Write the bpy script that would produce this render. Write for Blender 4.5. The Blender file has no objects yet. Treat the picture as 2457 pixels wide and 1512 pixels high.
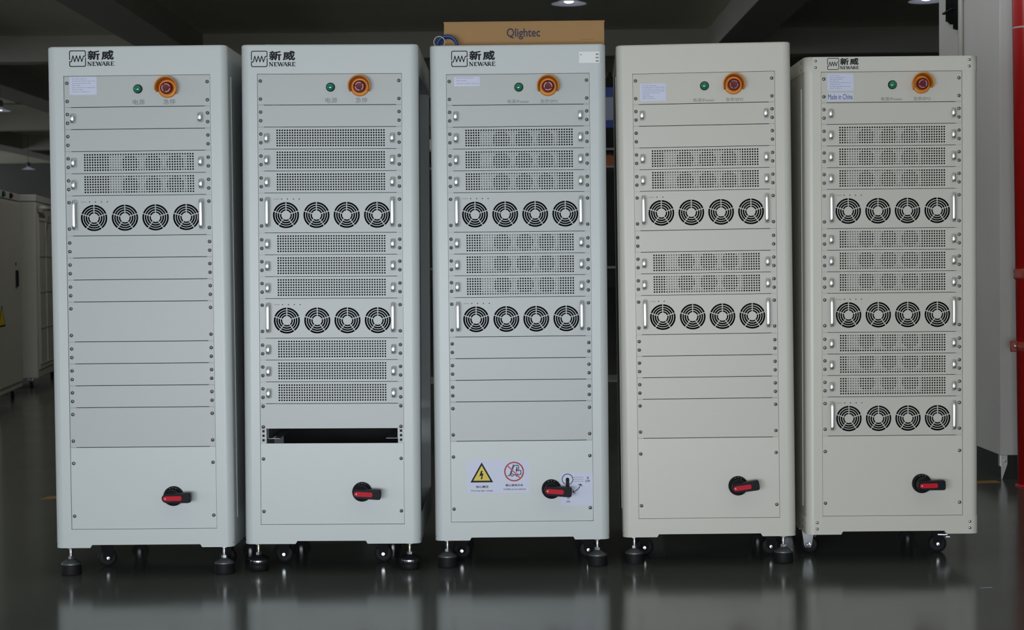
import bpy, bmesh, math, random
from mathutils import Vector, Matrix
random.seed(4)
PI = math.pi
scn = bpy.context.scene
C = scn.collection

# ------------------------------------------------------------------ camera
cam = bpy.data.cameras.new('camera')
cam.sensor_fit = 'HORIZONTAL'; cam.sensor_width = 36.0
cam.lens = 4200.0 / 2457.0 * 36.0
cam.clip_end = 200
cam.dof.use_dof = True; cam.dof.focus_distance = 5.95; cam.dof.aperture_fstop = 9.0
co = bpy.data.objects.new('camera', cam); C.objects.link(co)
co.matrix_world = Matrix.Translation((0, 0, 1.04)) @ Matrix.Rotation(PI/2 - 0.030, 4, 'X') @ Matrix.Rotation(-0.0105, 4, 'Z')
scn.camera = co

# ------------------------------------------------------------------ world, exposure, daylight
scn.view_settings.view_transform = 'Standard'
scn.view_settings.look = 'None'
scn.view_settings.exposure = 0.0
scn.view_settings.gamma = 1.0
scn.view_settings.use_curve_mapping = False
w = bpy.data.worlds.new('world'); scn.world = w; w.use_nodes = True
w.node_tree.nodes['Background'].inputs[0].default_value = (.90, .95, 1, 1)
w.node_tree.nodes['Background'].inputs[1].default_value = 1.3

def area(name, loc, target, sx, sy, power, col):
    l = bpy.data.lights.new(name, 'AREA'); l.shape = 'RECTANGLE'; l.size = sx; l.size_y = sy
    l.energy = power; l.color = col
    o = bpy.data.objects.new(name, l); C.objects.link(o); o.location = loc
    o.rotation_euler = (Vector(target) - Vector(loc)).to_track_quat('-Z', 'Y').to_euler()
    return o
area('daylight_fill', (-1.0, -1.0, .65), (-.2, 6, 0.1), 3.6, 1.1, 230, (.90, .955, 1.0))  # unseen soft light added behind the camera, standing in for daylight
area('ceiling_lamps_front', (1.5, 1.0, 4.3), (0.4, 6, 1.0), 3.5, 0.8, 10, (1.0, .95, .84))

# ------------------------------------------------------------------ materials
def mat(name, col, rough=.5, metal=0., spec=.5, coat=0., emit=None, es=1., bump=None, vary=None):
    m = bpy.data.materials.new(name); m.use_nodes = True
    nt = m.node_tree; b = nt.nodes['Principled BSDF']
    b.inputs['Base Color'].default_value = (*col, 1)
    b.inputs['Roughness'].default_value = rough
    b.inputs['Metallic'].default_value = metal
    b.inputs['Specular IOR Level'].default_value = spec
    b.inputs['Coat Weight'].default_value = coat
    if emit:
        b.inputs['Emission Color'].default_value = (*emit, 1); b.inputs['Emission Strength'].default_value = es
    tc = nt.nodes.new('ShaderNodeTexCoord')
    if vary:
        n = nt.nodes.new('ShaderNodeTexNoise'); n.inputs['Scale'].default_value = vary[0]; n.inputs['Detail'].default_value = 4
        nt.links.new(tc.outputs['Object'], n.inputs['Vector'])
        r = nt.nodes.new('ShaderNodeMapRange')
        r.inputs['To Min'].default_value = 1 - vary[1]; r.inputs['To Max'].default_value = 1 + vary[1]
        nt.links.new(n.outputs['Fac'], r.inputs['Value'])
        mx = nt.nodes.new('ShaderNodeVectorMath'); mx.operation = 'SCALE'; mx.inputs[0].default_value = col
        nt.links.new(r.outputs[0], mx.inputs['Scale']); nt.links.new(mx.outputs[0], b.inputs['Base Color'])
    if bump:
        n2 = nt.nodes.new('ShaderNodeTexNoise'); n2.inputs['Scale'].default_value = bump[0]; n2.inputs['Detail'].default_value = 3
        nt.links.new(tc.outputs['Object'], n2.inputs['Vector'])
        bp = nt.nodes.new('ShaderNodeBump'); bp.inputs['Strength'].default_value = bump[1]; bp.inputs['Distance'].default_value = .002
        nt.links.new(n2.outputs['Fac'], bp.inputs['Height']); nt.links.new(bp.outputs[0], b.inputs['Normal'])
    return m
M = {}
M['cool'] = mat('cool_grey_paint', (.56, .60, .61), .36, spec=.45, bump=(900, .03))
M['warm'] = mat('warm_grey_paint', (.60, .585, .535), .36, spec=.45, bump=(900, .03))
M['cool2'] = mat('cool_grey_panel_paint', (.468, .500, .503), .38, spec=.45, bump=(900, .03))
M['warm2'] = mat('warm_grey_panel_paint', (.555, .542, .495), .38, spec=.45, bump=(900, .03))
M['dark'] = mat('interior_shade', (.012, .012, .014), .7)  # near-black colour standing in for the shade inside the racks
M['black'] = mat('black_plastic', (.012, .012, .015), .5, spec=.12)
M['rubber'] = mat('black_rubber', (.01, .01, .011), .6, spec=.2)
M['alu'] = mat('satin_aluminium', (.88, .89, .90), .40, 1.0)
M['zinc'] = mat('zinc_plated_steel', (.62, .64, .66), .28, 1.0, vary=(60, .2))
M['padsteel'] = mat('dull_pad_steel', (.16, .17, .18), .45, .7)
M['forkblack'] = mat('black_fork', (.008, .008, .010), .7, spec=.1)
M['brass'] = mat('yellow_zinc_steel', (.68, .65, .48), .3, 1.0)
M['screw'] = mat('screw_steel', (.42, .43, .43), .3, 1.0)
M['inner'] = mat('galvanised_inner_plate', (.92, .93, .93), .55)
M['ink'] = mat('black_print', (.016, .018, .023), .6, spec=.15)
M['greyink'] = mat('grey_print', (.16, .165, .17), .5)
M['blueink'] = mat('blue_print', (.10, .11, .25), .5)
M['softink'] = mat('faded_print', (.26, .27, .42), .5)
M['label'] = mat('label_paper', (.60, .63, .80), .45)
M['white'] = mat('white_paper', (.82, .83, .84), .4)
M['amber'] = mat('amber_guard_plastic', (.72, .24, .018), .35)
M['redbtn'] = mat('dark_red_button', (.13, .010, .016), .4, spec=.2)
M['pink'] = mat('button_arrow_print', (.75, .50, .52), .4)
M['green'] = mat('green_lens', (.0, .20, .10), .12, spec=.8, coat=.5)
M['red'] = mat('red_marker', (.55, .012, .03), .5, spec=.15)
M['signred'] = mat('sign_red', (.50, .02, .05), .4)
M['signyel'] = mat('sign_yellow', (.66, .50, .01), .4)
M['card'] = mat('cardboard', (.36, .205, .085), .75, vary=(14, .06))
M['navy'] = mat('navy_print', (.012, .016, .05), .6)
M['bluecable'] = mat('blue_cable_sheath', (.01, .035, .16), .4)
M['wire'] = mat('white_wire', (.55, .53, .50), .4)
M['pipe'] = mat('red_pipe_paint', (.46, .008, .008), .32, vary=(5, .15))
M['pipe2'] = mat('red_clamp_paint', (.36, .05, .035), .35)
M['plaster'] = mat('grey_white_plaster', (.72, .72, .715), .8, vary=(1.3, .12), bump=(30, .15))
M['skirt'] = mat('black_skirting', (.004, .004, .004), .5)
M['ceil'] = mat('dark_ceiling_paint', (.80, .78, .62), .85, vary=(.5, .12))
M['beam'] = mat('beam_paint', (.46, .45, .39), .85, vary=(.6, .1))
M['wall'] = mat('far_wall_paint', (.13, .125, .125), .85, vary=(.4, .3))
M['cabpaint'] = mat('background_cabinet_paint', (.46, .46, .40), .5)
M['cabcap'] = mat('background_cabinet_cap', (.52, .52, .50), .4)
M['tape'] = mat('yellow_floor_tape', (.34, .19, .03), .6, vary=(9, .5))
M['lampwhite'] = mat('lamp_reflector', (.50, .54, .64), .35, emit=(.75, .8, 1), es=.12)
M['lampglow'] = mat('lamp_bulb', (1, 1, 1), .5, emit=(1, .97, .95), es=6)
M['lampbody'] = mat('lamp_housing', (.08, .08, .08), .5)
M['bluebox'] = mat('blue_carton', (.02, .055, .30), .45)
M['palebox'] = mat('pale_blue_print', (.28, .32, .45), .45)
M['orange'] = mat('orange_carton', (.33, .09, .02), .6)
M['steel'] = mat('shelf_steel', (.25, .26, .27), .45, .4)

def floor_mat():
    m = bpy.data.materials.new('dark_epoxy_floor'); m.use_nodes = True
    nt = m.node_tree; b = nt.nodes['Principled BSDF']
    tc = nt.nodes.new('ShaderNodeTexCoord')
    n = nt.nodes.new('ShaderNodeTexNoise'); n.inputs['Scale'].default_value = .9; n.inputs['Detail'].default_value = 5
    nt.links.new(tc.outputs['Object'], n.inputs['Vector'])
    cr = nt.nodes.new('ShaderNodeValToRGB')
    cr.color_ramp.elements[0].color = (.085, .094, .087, 1); cr.color_ramp.elements[1].color = (.115, .122, .115, 1)
    cr.color_ramp.elements[0].position = .3; cr.color_ramp.elements[1].position = .7
    nt.links.new(n.outputs['Fac'], cr.inputs[0]); nt.links.new(cr.outputs[0], b.inputs['Base Color'])
    n2 = nt.nodes.new('ShaderNodeTexNoise'); n2.inputs['Scale'].default_value = 3.5; n2.inputs['Detail'].default_value = 6
    nt.links.new(tc.outputs['Object'], n2.inputs['Vector'])
    mr = nt.nodes.new('ShaderNodeMapRange'); mr.inputs['To Min'].default_value = .10; mr.inputs['To Max'].default_value = .20
    nt.links.new(n2.outputs['Fac'], mr.inputs['Value']); nt.links.new(mr.outputs[0], b.inputs['Roughness'])
    b.inputs['IOR'].default_value = 1.25
    n3 = nt.nodes.new('ShaderNodeTexNoise'); n3.inputs['Scale'].default_value = 2.2
    nt.links.new(tc.outputs['Object'], n3.inputs['Vector'])
    bp = nt.nodes.new('ShaderNodeBump'); bp.inputs['Strength'].default_value = .05; bp.inputs['Distance'].default_value = .02
    nt.links.new(n3.outputs['Fac'], bp.inputs['Height']); nt.links.new(bp.outputs[0], b.inputs['Normal'])
    return m
M['floor'] = floor_mat()

# ------------------------------------------------------------------ mesh helpers
class MB:
    """collects shapes into one mesh with several materials"""
    def __init__(s): s.bm = bmesh.new(); s.mats = []
    def mi(s, m):
        if m not in s.mats: s.mats.append(m)
        return s.mats.index(m)
    def box(s, x0, x1, y0, y1, z0, z1, m, bev=0, seg=2, rot=None):
        i = s.mi(m)
        r = bmesh.ops.create_cube(s.bm, size=1)
        vs = r['verts']
        for v in vs:
            v.co = Vector(((x0+x1)/2 + v.co.x*(x1-x0), (y0+y1)/2 + v.co.y*(y1-y0), (z0+z1)/2 + v.co.z*(z1-z0)))
        fs = set(f for v in vs for f in v.link_faces)
        for f in fs: f.material_index = i
        if bev:
            es = list(set(e for v in vs for e in v.link_edges))
            rb = bmesh.ops.bevel(s.bm, geom=es, offset=bev, segments=seg, affect='EDGES', profile=.5)
            for f in rb['faces']: f.material_index = i; f.smooth = True
            vs = list(set(v for f in rb['faces'] for v in f.verts) | set(v for v in vs if v.is_valid))
        if rot is not None:
            for v in vs: v.co = rot @ v.co
        return s
    def lathe(s, prof, m, M4=None, n=24, smooth=True, cap=True):
        """prof: list of (r, h); axis = local z, placed by M4"""
        i = s.mi(m); M4 = M4 or Matrix.Identity(4)
        rings = []
        for r, h in prof:
            if r < 1e-7: rings.append([s.bm.verts.new(M4 @ Vector((0, 0, h)))])
            else: rings.append([s.bm.verts.new(M4 @ Vector((r*math.cos(2*PI*k/n), r*math.sin(2*PI*k/n), h))) for k in range(n)])
        for a, b in zip(rings, rings[1:]):
            for k in range(n):
                k2 = (k+1) % n
                vs = []
                for q in ((a[k % len(a)]), (a[k2 % len(a)]), (b[k2 % len(b)]), (b[k % len(b)])):
                    if q not in vs: vs.append(q)
                if len(vs) > 2:
                    f = s.bm.faces.new(vs); f.material_index = i; f.smooth = smooth
        if cap:
            for r in (rings[0], rings[-1]):
                if len(r) > 2:
                    f = s.bm.faces.new(r); f.material_index = i
        return s
    def prism(s, pts, y0, y1, m):
        """pts (x, z) polygon, extruded along y"""
        i = s.mi(m)
        a = [s.bm.verts.new((x, y0, z)) for x, z in pts]; b = [s.bm.verts.new((x, y1, z)) for x, z in pts]
        fs = [s.bm.faces.new(a), s.bm.faces.new(b[::-1])]
        n = len(pts)
        for k in range(n): fs.append(s.bm.faces.new((a[k], b[k], b[(k+1) % n], a[(k+1) % n])))
        for f in fs: f.material_index = i
        return s
    def stroke(s, pts, wd, y0, y1, m, joints=True):
        for k in range(len(pts)-1):
            (x0, z0), (x1, z1) = pts[k], pts[k+1]
            L = math.hypot(x1-x0, z1-z0)
            if L < 1e-9: continue
            nx, nz = -(z1-z0)/L*wd/2, (x1-x0)/L*wd/2
            s.prism([(x0+nx, z0+nz), (x1+nx, z1+nz), (x1-nx, z1-nz), (x0-nx, z0-nz)], y0, y1, m)
        if joints:
            for k in range(1, len(pts)-1):
                x, z = pts[k]
                s.prism([(x+wd/2*math.cos(2*PI*q/8), z+wd/2*math.sin(2*PI*q/8)) for q in range(8)], y0, y1, m)
        return s
    def tube(s, pts, r, m, n=10, closed=False):
        i = s.mi(m); P = [Vector(p) for p in pts]; rings = []
        N = len(P); up = Vector((0, 0, 1))
        prev = None
        for k in range(N):
            if closed: t = (P[(k+1) % N] - P[k-1]).normalized()
            else: t = (P[min(k+1, N-1)] - P[max(k-1, 0)]).normalized()
            if prev is None:
                a = t.cross(up)
                if a.length < .1: a = t.cross(Vector((1, 0, 0)))
            else: a = prev - t*prev.dot(t)
            a.normalize(); prev = a; b = t.cross(a)
            rings.append([s.bm.verts.new(P[k] + a*r*math.cos(2*PI*q/n) + b*r*math.sin(2*PI*q/n)) for q in range(n)])
        rng = range(N) if closed else range(N-1)
        for k in rng:
            A, B = rings[k], rings[(k+1) % N]
            for q in range(n):
                f = s.bm.faces.new((A[q], A[(q+1) % n], B[(q+1) % n], B[q])); f.material_index = i; f.smooth = True
        if not closed:
            for A in (rings[0], rings[-1]): s.bm.faces.new(A).material_index = i
        return s
    def mesh(s, name):
        bmesh.ops.recalc_face_normals(s.bm, faces=s.bm.faces)
        me = bpy.data.meshes.new(name); s.bm.to_mesh(me); s.bm.free()
        for m in s.mats: me.materials.append(M[m])
        return me

def obj(name, me, parent=None, loc=(0, 0, 0), rot=(0, 0, 0), label=None):
    if isinstance(me, MB): me = me.mesh(name)
    o = bpy.data.objects.new(name, me); C.objects.link(o)
    o.location = loc; o.rotation_euler = rot
    if parent: o.parent = parent
    if label: o['label'] = label
    return o
def empty(name, parent=None, loc=(0, 0, 0), rot=(0, 0, 0)):
    o = bpy.data.objects.new(name, None); C.objects.link(o); o.location = loc; o.rotation_euler = rot
    o.empty_display_size = .1
    if parent: o.parent = parent
    return o
def tag(o, label, cat, group=None, kind=None):
    o['label'] = label; o['category'] = cat
    if group: o['group'] = group
    if kind: o['kind'] = kind
    return o
def struct(name, me, loc=(0, 0, 0), rot=(0, 0, 0)):
    o = obj(name, me, None, loc, rot); o['kind'] = 'structure'; return o

def curve_plate(name, outer, holes, thick, m):
    """flat plate in the x-z plane with holes; front face at y=0, back at y=thick"""
    cu = bpy.data.curves.new(name, 'CURVE'); cu.dimensions = '2D'; cu.fill_mode = 'BOTH'; cu.extrude = thick/2
    for pts in [outer] + holes:
        sp = cu.splines.new('POLY'); sp.points.add(len(pts)-1); sp.use_cyclic_u = True
        for k, (x, z) in enumerate(pts): sp.points[k].co = (x, z, 0, 1)
    o = bpy.data.objects.new(name, cu); C.objects.link(o)
    me = bpy.data.meshes.new_from_object(o.evaluated_get(bpy.context.evaluated_depsgraph_get()))
    bpy.data.objects.remove(o)
    me.name = name
    me.transform(Matrix.Translation((0, thick/2, 0)) @ Matrix.Rotation(PI/2, 4, 'X'))
    me.materials.clear(); me.materials.append(M[m])
    return me
_tc = {}
def text_mesh(txt, x0, x1, z0, z1, m, bold=0.0, d=.0003):
    """text fitted to a box in the x-z plane; bold = heavier by that fraction of the em"""
    cu = bpy.data.curves.new('text', 'FONT'); cu.body = txt; cu.size = 1; cu.extrude = .01; cu.resolution_u = 3
    o = bpy.data.objects.new('text', cu); C.objects.link(o)
    one = bpy.data.meshes.new_from_object(o.evaluated_get(bpy.context.evaluated_depsgraph_get()))
    bpy.data.objects.remove(o)
    offs = [(0, 0)] + ([(bold*math.cos(q*PI/4), bold*math.sin(q*PI/4)) for q in range(8)] if bold else [])
    bm = bmesh.new()
    for q, (ox, oy) in enumerate(offs):
        t = one.copy(); t.transform(Matrix.Translation((ox, oy, q*.0008))); bm.from_mesh(t)
    me = bpy.data.meshes.new('text'); bm.to_mesh(me); bm.free()
    xs = [v.co.x for v in me.vertices]; ys = [v.co.y for v in me.vertices]
    ax, bx, ay, by = min(xs), max(xs), min(ys), max(ys)
    for v in me.vertices:
        v.co = Vector((x0 + (v.co.x-ax)/(bx-ax)*(x1-x0), -v.co.z/.01*d/2, z0 + (v.co.y-ay)/(by-ay)*(z1-z0)))
    me.materials.clear(); me.materials.append(M[m])
    return me
def join_meshes(name, parts):
    bm = bmesh.new(); mats = []
    for me in parts:
        if me.materials[0] not in mats: mats.append(me.materials[0])
        k0 = len(bm.faces)
        idx = {i: (mats.index(mm) if mm in mats else (mats.append(mm) or len(mats)-1)) for i, mm in enumerate(me.materials)}
        bm.from_mesh(me); bm.faces.ensure_lookup_table()
        for f in bm.faces[k0:]: f.material_index = idx[f.material_index]
    out = bpy.data.meshes.new(name); bm.to_mesh(out); bm.free()
    for mm in mats: out.materials.append(mm)
    return out

RXF = Matrix.Rotation(PI/2, 4, 'X')      # lathe axis +z  ->  -y (towards the viewer of a front panel)

# ------------------------------------------------------------------ rack components
k = .0014                       # metres per measured unit on a rack front
OW = .4826; OH = 1.518          # front opening
RC, RR, RF, RD = 74.5*k, 52.6*k, 95.6*k, 197.0*k
PY = .0025                      # panels sit this far behind the frame face
PT = .0025

screw_me = (MB().lathe([(.0062, 0), (.0062, .0008), (.0048, .0016), (.0044, .0026), (.0030, .0038), (0, .0042)], 'screw', RXF, 14)
            .box(-.0026, .0026, -.0046, -.0030, -.0005, .0005, 'black').box(-.0005, .0005, -.0046, -.0030, -.0026, .0026, 'black')).mesh('screw')
rivet_me = MB().lathe([(.005, 0), (.0048, .001), (.003, .0024), (0, .003)], 'screw', RXF, 12).mesh('rivet')

def handle_mesh(h, d, wx, ty):
    """U-shaped pull: bar of wx by ty, height h, standing d off the panel"""
    mb = MB(); i = mb.mi('alu'); r = .012 if h > .05 else .010
    path = [(0, h/2 - ty/2)]
    for q in range(7):
        a = q/6*PI/2
        path.append((-(d-ty/2-r) - r*math.sin(a), h/2 - ty/2 - r + r*math.cos(a)))
    path += [(y, -z) for y, z in path[::-1]]
    rings = []
    n = len(path)
    for q in range(n):
        p0 = path[max(q-1, 0)]; p1 = path[min(q+1, n-1)]
        ty_, tz_ = p1[0]-p0[0], p1[1]-p0[1]; L = math.hypot(ty_, tz_); ny, nz = -tz_/L, ty_/L
        prof = []
        for a in range(12):
            ca, sa = math.cos(2*PI*a/12), math.sin(2*PI*a/12)
            px = math.copysign(abs(ca)**.55, ca)*wx/2; pn = math.copysign(abs(sa)**.55, sa)*ty/2
            prof.append(mb.bm.verts.new((px, path[q][0]+ny*pn, path[q][1]+nz*pn)))
        rings.append(prof)
    for A, B in zip(rings, rings[1:]):
        for a in range(12):
            f = mb.bm.faces.new((A[a], A[(a+1) % 12], B[(a+1) % 12], B[a])); f.smooth = True
    mb.bm.faces.new(rings[0]); mb.bm.faces.new(rings[-1])
    return mb.mesh('handle')
handle_s = handle_mesh(.034, .026, .0135, .009)
handle_l = handle_mesh(.102, .030, .0125, .010)

HW = OW/2 - .0012
def panel_plate(h, m): return MB().box(-HW, HW, 0, PT, -h + .0009, -.0009, m, bev=.0005, seg=1)
def vent_plate(m):
    h = RR; holes = []
    x0, z0 = -OW/2 + 46.6*k, -8.0*k
    for c in range(43):
        for r in range(7):
            x, z, a = x0 + c*6.06*k, z0 - r*6.1*k, 1.8*k
            b = a*.72
            holes.append([(x-a, z-b), (x-b, z-a), (x+b, z-a), (x+a, z-b), (x+a, z+b), (x+b, z+a), (x-b, z+a), (x-a, z+b)])
    return curve_plate('ventilated_panel', [(-HW, -h+.0009), (HW, -h+.0009), (HW, -.0009), (-HW, -.0009)], holes, .0016, m)
FANX = [66, 138.8, 211, 283.5]; FANZ = 53.3
def fan_plate(m):
    h = RF; holes = []
    for fx in FANX:
        cx, cz = -OW/2 + fx*k, -FANZ*k
        for r0, r1 in ((10.9, 14.3), (16.1, 20.0), (21.6, 25.3), (27.0, 31.2)):
            for s5 in range(5):
                a0 = PI/2 + s5*2*PI/5; a1 = a0 + 2*PI/5
                g0, g1 = 1.05/r0, 1.05/r1
                pts = [((r1)*math.cos(a0+g1+(a1-a0-2*g1)*t/12), r1*math.sin(a0+g1+(a1-a0-2*g1)*t/12)) for t in range(13)]
                pts += [(r0*math.cos(a1-g0-(a1-a0-2*g0)*t/12), r0*math.sin(a1-g0-(a1-a0-2*g0)*t/12)) for t in range(13)]
                holes.append([(cx+x*k, cz+z*k) for x, z in pts])
    return curve_plate('fan_panel', [(-HW, -h+.0009), (HW, -h+.0009), (HW, -.0009), (-HW, -.0009)], holes, .0018, m)
def chassis_mesh(h):  # shade behind the grilles is put into this box's near-black colour
    a, b = -OW/2+.022, OW/2-.022
    mb = MB(); i = mb.mi('dark')
    y0, y1 = .006, .42
    z0, z1 = -h+.003, -.003
    mb.box(a, b, y1, y1+.002, z0, z1, 'dark'); mb.box(a, a+.001, y0, y1, z0, z1, 'dark'); mb.box(b-.001, b, y0, y1, z0, z1, 'dark')
    mb.box(a, b, y0, y1, z1-.001, z1, 'dark'); mb.box(a, b, y0, y1, z0, z0+.001, 'dark')
    return mb.mesh('chassis')
chassis_r = chassis_mesh(RR); chassis_f = chassis_mesh(RF)
def inner_plate_mesh():
    h = RR
    x0, x1 = -OW/2 + 79*k, -OW/2 + 268*k
    holes = []
    for u in (130, 185.5, 239):
        cx, cz = -OW/2+u*k, -24*k
        holes.append([(cx+21.5*k*math.cos(2*PI*q/28), cz+21.5*k*math.sin(2*PI*q/28)) for q in range(28)])
    return curve_plate('inner_plate', [(x0, -h+.006), (x1, -h+.006), (x1, -1.8*k), (x0, -1.8*k)], holes, .0015, 'inner')
inner_me = inner_plate_mesh()
def rotor_mesh():
    mb = MB().lathe([(.0, .0), (.016, .0), (.018, .003), (.018, .02), (0, .02)], 'black', RXF, 20)
    i = mb.mi('black')
    for b in range(7):
        a = 2*PI*b/7; vs = []
        for q in range(5):
            r = .017 + .026*q/4; tw = .35 - .1*q/4
            for sg in (-1, 1):
                an = a + .25*q/4 + sg*tw
                vs.append(mb.bm.verts.new((r*math.cos(an), -.010 + sg*.007, r*math.sin(an))))
        for q in range(4):
            mb.bm.faces.new((vs[2*q], vs[2*q+1], vs[2*q+3], vs[2*q+2])).material_index = i
    return mb.mesh('fan_rotor')
rotor_me = rotor_mesh()

# emergency stop: guard and button
def guard_mesh():
    mb = MB()
    mb.lathe([(.031, 0), (.032, .004), (.030, .008), (.022, .009), (.019, .006), (0, .006)], 'amber', RXF, 40, cap=False)
    i = mb.mi('amber'); n = 34; a0, a1 = math.radians(-28), math.radians(208)
    prev = None; first = last = None
    for q in range(n+1):
        a = a0 + (a1-a0)*q/n
        e = min(1, math.sin(PI*q/n)*3.2 + .35)
        ring = []
        for r, d in ((.031, .006), (.0365, .036*e), (.0372, .038*e), (.0345, .038*e), (.0335, .034*e), (.0275, .007)):
            ring.append(mb.bm.verts.new((r*math.cos(a), -d, r*math.sin(a))))
        if prev:
            for c in range(6):
                f = mb.bm.faces.new((prev[c], prev[(c+1) % 6], ring[(c+1) % 6], ring[c])); f.material_index = i; f.smooth = True
        else: mb.bm.faces.new(ring)
        prev = ring
    mb.bm.faces.new(prev)
    return mb.mesh('button_guard')
def stop_mesh():
    mb = MB().lathe([(.0145, .004), (.0145, .014), (.0185, .016), (.0200, .020), (.0198, .026), (.0180, .030), (.0165, .0305), (.0110, .0300), (0, .0295)], 'redbtn', RXF, 32)
    for q in range(3):
        a0 = q*2*PI/3 + .35; pts = [(.0128*math.cos(a0+1.55*t/8), .0128*math.sin(a0+1.55*t/8)) for t in range(9)]
        mb.stroke(pts, .0022, -.0312, -.0300, 'pink')
        ax, az = pts[-1]
    return mb.mesh('emergency_stop_button')
guard_me = guard_mesh(); stop_me = stop_mesh()
lamp_me = (MB().lathe([(.0150, 0), (.0150, .004), (.0135, .0055), (.0120, .0055)], 'black', RXF, 28)
           .lathe([(.0122, .005), (.0120, .009), (.0095, .0125), (.005, .0145), (0, .015)], 'green', RXF, 28)).mesh('indicator_light')
# rotary isolator
sw_base = (MB().lathe([(.0330, 0), (.0330, .010), (.0310, .014), (.0270, .015), (.0262, .012), (.0250, .012)], 'black', RXF, 36)
           .lathe([(.0250, .011), (.0250, .046), (.0235, .049), (0, .0495)], 'black', RXF, 36))
for a in (70, 90, 110): sw_base.box(-.0006, .0006, -.0156, -.0148, .0283, .0300, 'white', rot=Matrix.Rotation(math.radians(a-90), 4, 'Y'))
sw_base = sw_base.mesh('switch_base')
def lever_mesh():
    mb = MB(); pts = []
    for q in range(9): a = PI/2 + PI*q/8; pts.append((-.010 + .0165*math.cos(a), .0150*math.sin(a)))
    for q in range(9):
        a = -PI/2 + PI*q/8; pts.append((.0590 + .0085*math.copysign(abs(math.cos(a))**.5, math.cos(a)), .0165*math.copysign(abs(math.sin(a))**.6, math.sin(a))))
    mb.prism(pts, -.070, -.046, 'black')
    bmesh.ops.bevel(mb.bm, geom=[e for e in mb.bm.edges if abs(e.verts[0].co.y+.070) < 1e-6 and abs(e.verts[1].co.y+.070) < 1e-6], offset=.003, segments=3, affect='EDGES')
    return mb.mesh('switch_lever')
def marker_mesh():
    mb = MB(); pts = []
    for q in range(9): a = PI/2 + PI*q/8; pts.append((-.0140 + .0075*math.cos(a), .0078*math.sin(a)))
    for q in range(9): a = -PI/2 + PI*q/8; pts.append((.0360 + .004*math.cos(a), .0078*math.sin(a)))
    mb.prism(pts, -.0725, -.069, 'red')
    mb.prism([(-.0165, 0), (-.0125, -.003), (-.0125, .003)], -.0730, -.0722, 'white')
    return mb.mesh('red_marker')
lever_me = lever_mesh(); marker_me = marker_mesh()

# logo -------------------------------------------------------------
def logo_mesh(w):
    """whole mark, w metres wide; origin top-left, in the x-z plane"""
    s = w/2150.0
    P = lambda x, z: ((x-140)*s, -(z-250)*s)
    mb = MB(); y0, y1 = -.0003, 0.0
    R_ = 70
    def arc(cx, cz, a0, a1): return [(cx+R_*math.cos(math.radians(a0+(a1-a0)*t/5)), cz-R_*math.sin(math.radians(a0+(a1-a0)*t/5))) for t in range(6)]
    up = [(140, 690)] + arc(210, 320, 180, 90) + arc(835, 320, 90, 0) + [(905, 515), (812, 510), (725, 775), (640, 490), (555, 775), (475, 490), (385, 775), (303, 490), (225, 775), (140, 775)] + arc(210, 935, 180, 270) + arc(835, 935, 270, 360) + [(905, 580)]
    mb.stroke([P(*p) for p in up], 42*s, y0, y1, 'ink')
    # serif capitals
    def L(ox, wd, strokes):
        for (x0, z0, x1, z1, t) in strokes:
            mb.stroke([P(ox+x0*wd, 990-200*z0), P(ox+x1*wd, 990-200*z1)], t*s, y0, y1, 'ink', False)
    thin, thick = 24, 52
    Ech = [(.25, 0, .25, 1, thick), (0, .05, .95, .05, thin), (0, .95, .9, .95, thin), (.25, .52, .75, .52, thin), (.9, .72, .9, 1, 18), (.95, 0, .95, .28, 18)]
    L(1005, 190, [(.12, 0, .12, 1, thin), (.1, .98, .85, .02, thick), (.88, 0, .88, 1, thin), (-.05, .03, .3, .03, 20), (.7, .97, 1.05, .97, 20), (-.05, .97, .15, .97, 20)])
    L(1235, 160, Ech)
    L(1410, 300, [(.08, 1, .32, 0, thick), (.32, 0, .5, .95, thin), (.48, 1, .70, 0, thick), (.70, 0, .92, 1, thin), (-.03, .97, .2, .97, 20), (.82, .97, 1.02, .97, 20)])
    L(1660, 240, [(.1, 0, .5, 1, thin), (.5, 1, .85, 0, thick), (.25, .36, .7, .36, 20), (-.02, .03, .22, .03, 20), (.7, .03, 1.02, .03, 20)])
    L(1890, 190, [(.22, 0, .22, 1, thick), (.05, .95, .6, .95, thin), (.6, .95, .78, .85, 34), (.78, .85, .78, .62, 40), (.78, .62, .55, .50, 30), (.55, .5, .22, .5, thin), (.5, .5, .95, .02, thick), (0, .03, .4, .03, 20)])
    L(2110, 180, Ech)
    me = mb.mesh('logo')
    a = text_mesh('新', (1005-140)*s, (1600-140)*s, -(705-250)*s, -(238-250)*s, 'ink', .034)
    b = text_mesh('威', (1668-140)*s, (2270-140)*s, -(705-250)*s, -(238-250)*s, 'ink', .034)
    return join_meshes('logo', [me, a, b])
logo_me = logo_mesh(105*k)
logo_small = logo_mesh(76.5*k)

def lines_label(name, w, h, rows, cols=None):
    """paper label with rows of small print"""
    mb = MB().box(0, w, -.0003, 0, -h, 0, 'label')
    rnd = random.Random(rows*7+int(w*1e4))
    for r in range(rows):
        z = -h*(.10 + .84*r/rows) - .0008
        x = w*.09; end = w*rnd.uniform(.35, .92)
        while x < end:
            ww = w*rnd.uniform(.04, .16)
            mb.box(x, min(x+ww, w*.95), -.0004, -.0003, z-.0009, z+.0005, 'softink'); x += ww + w*.025
    return mb

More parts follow.
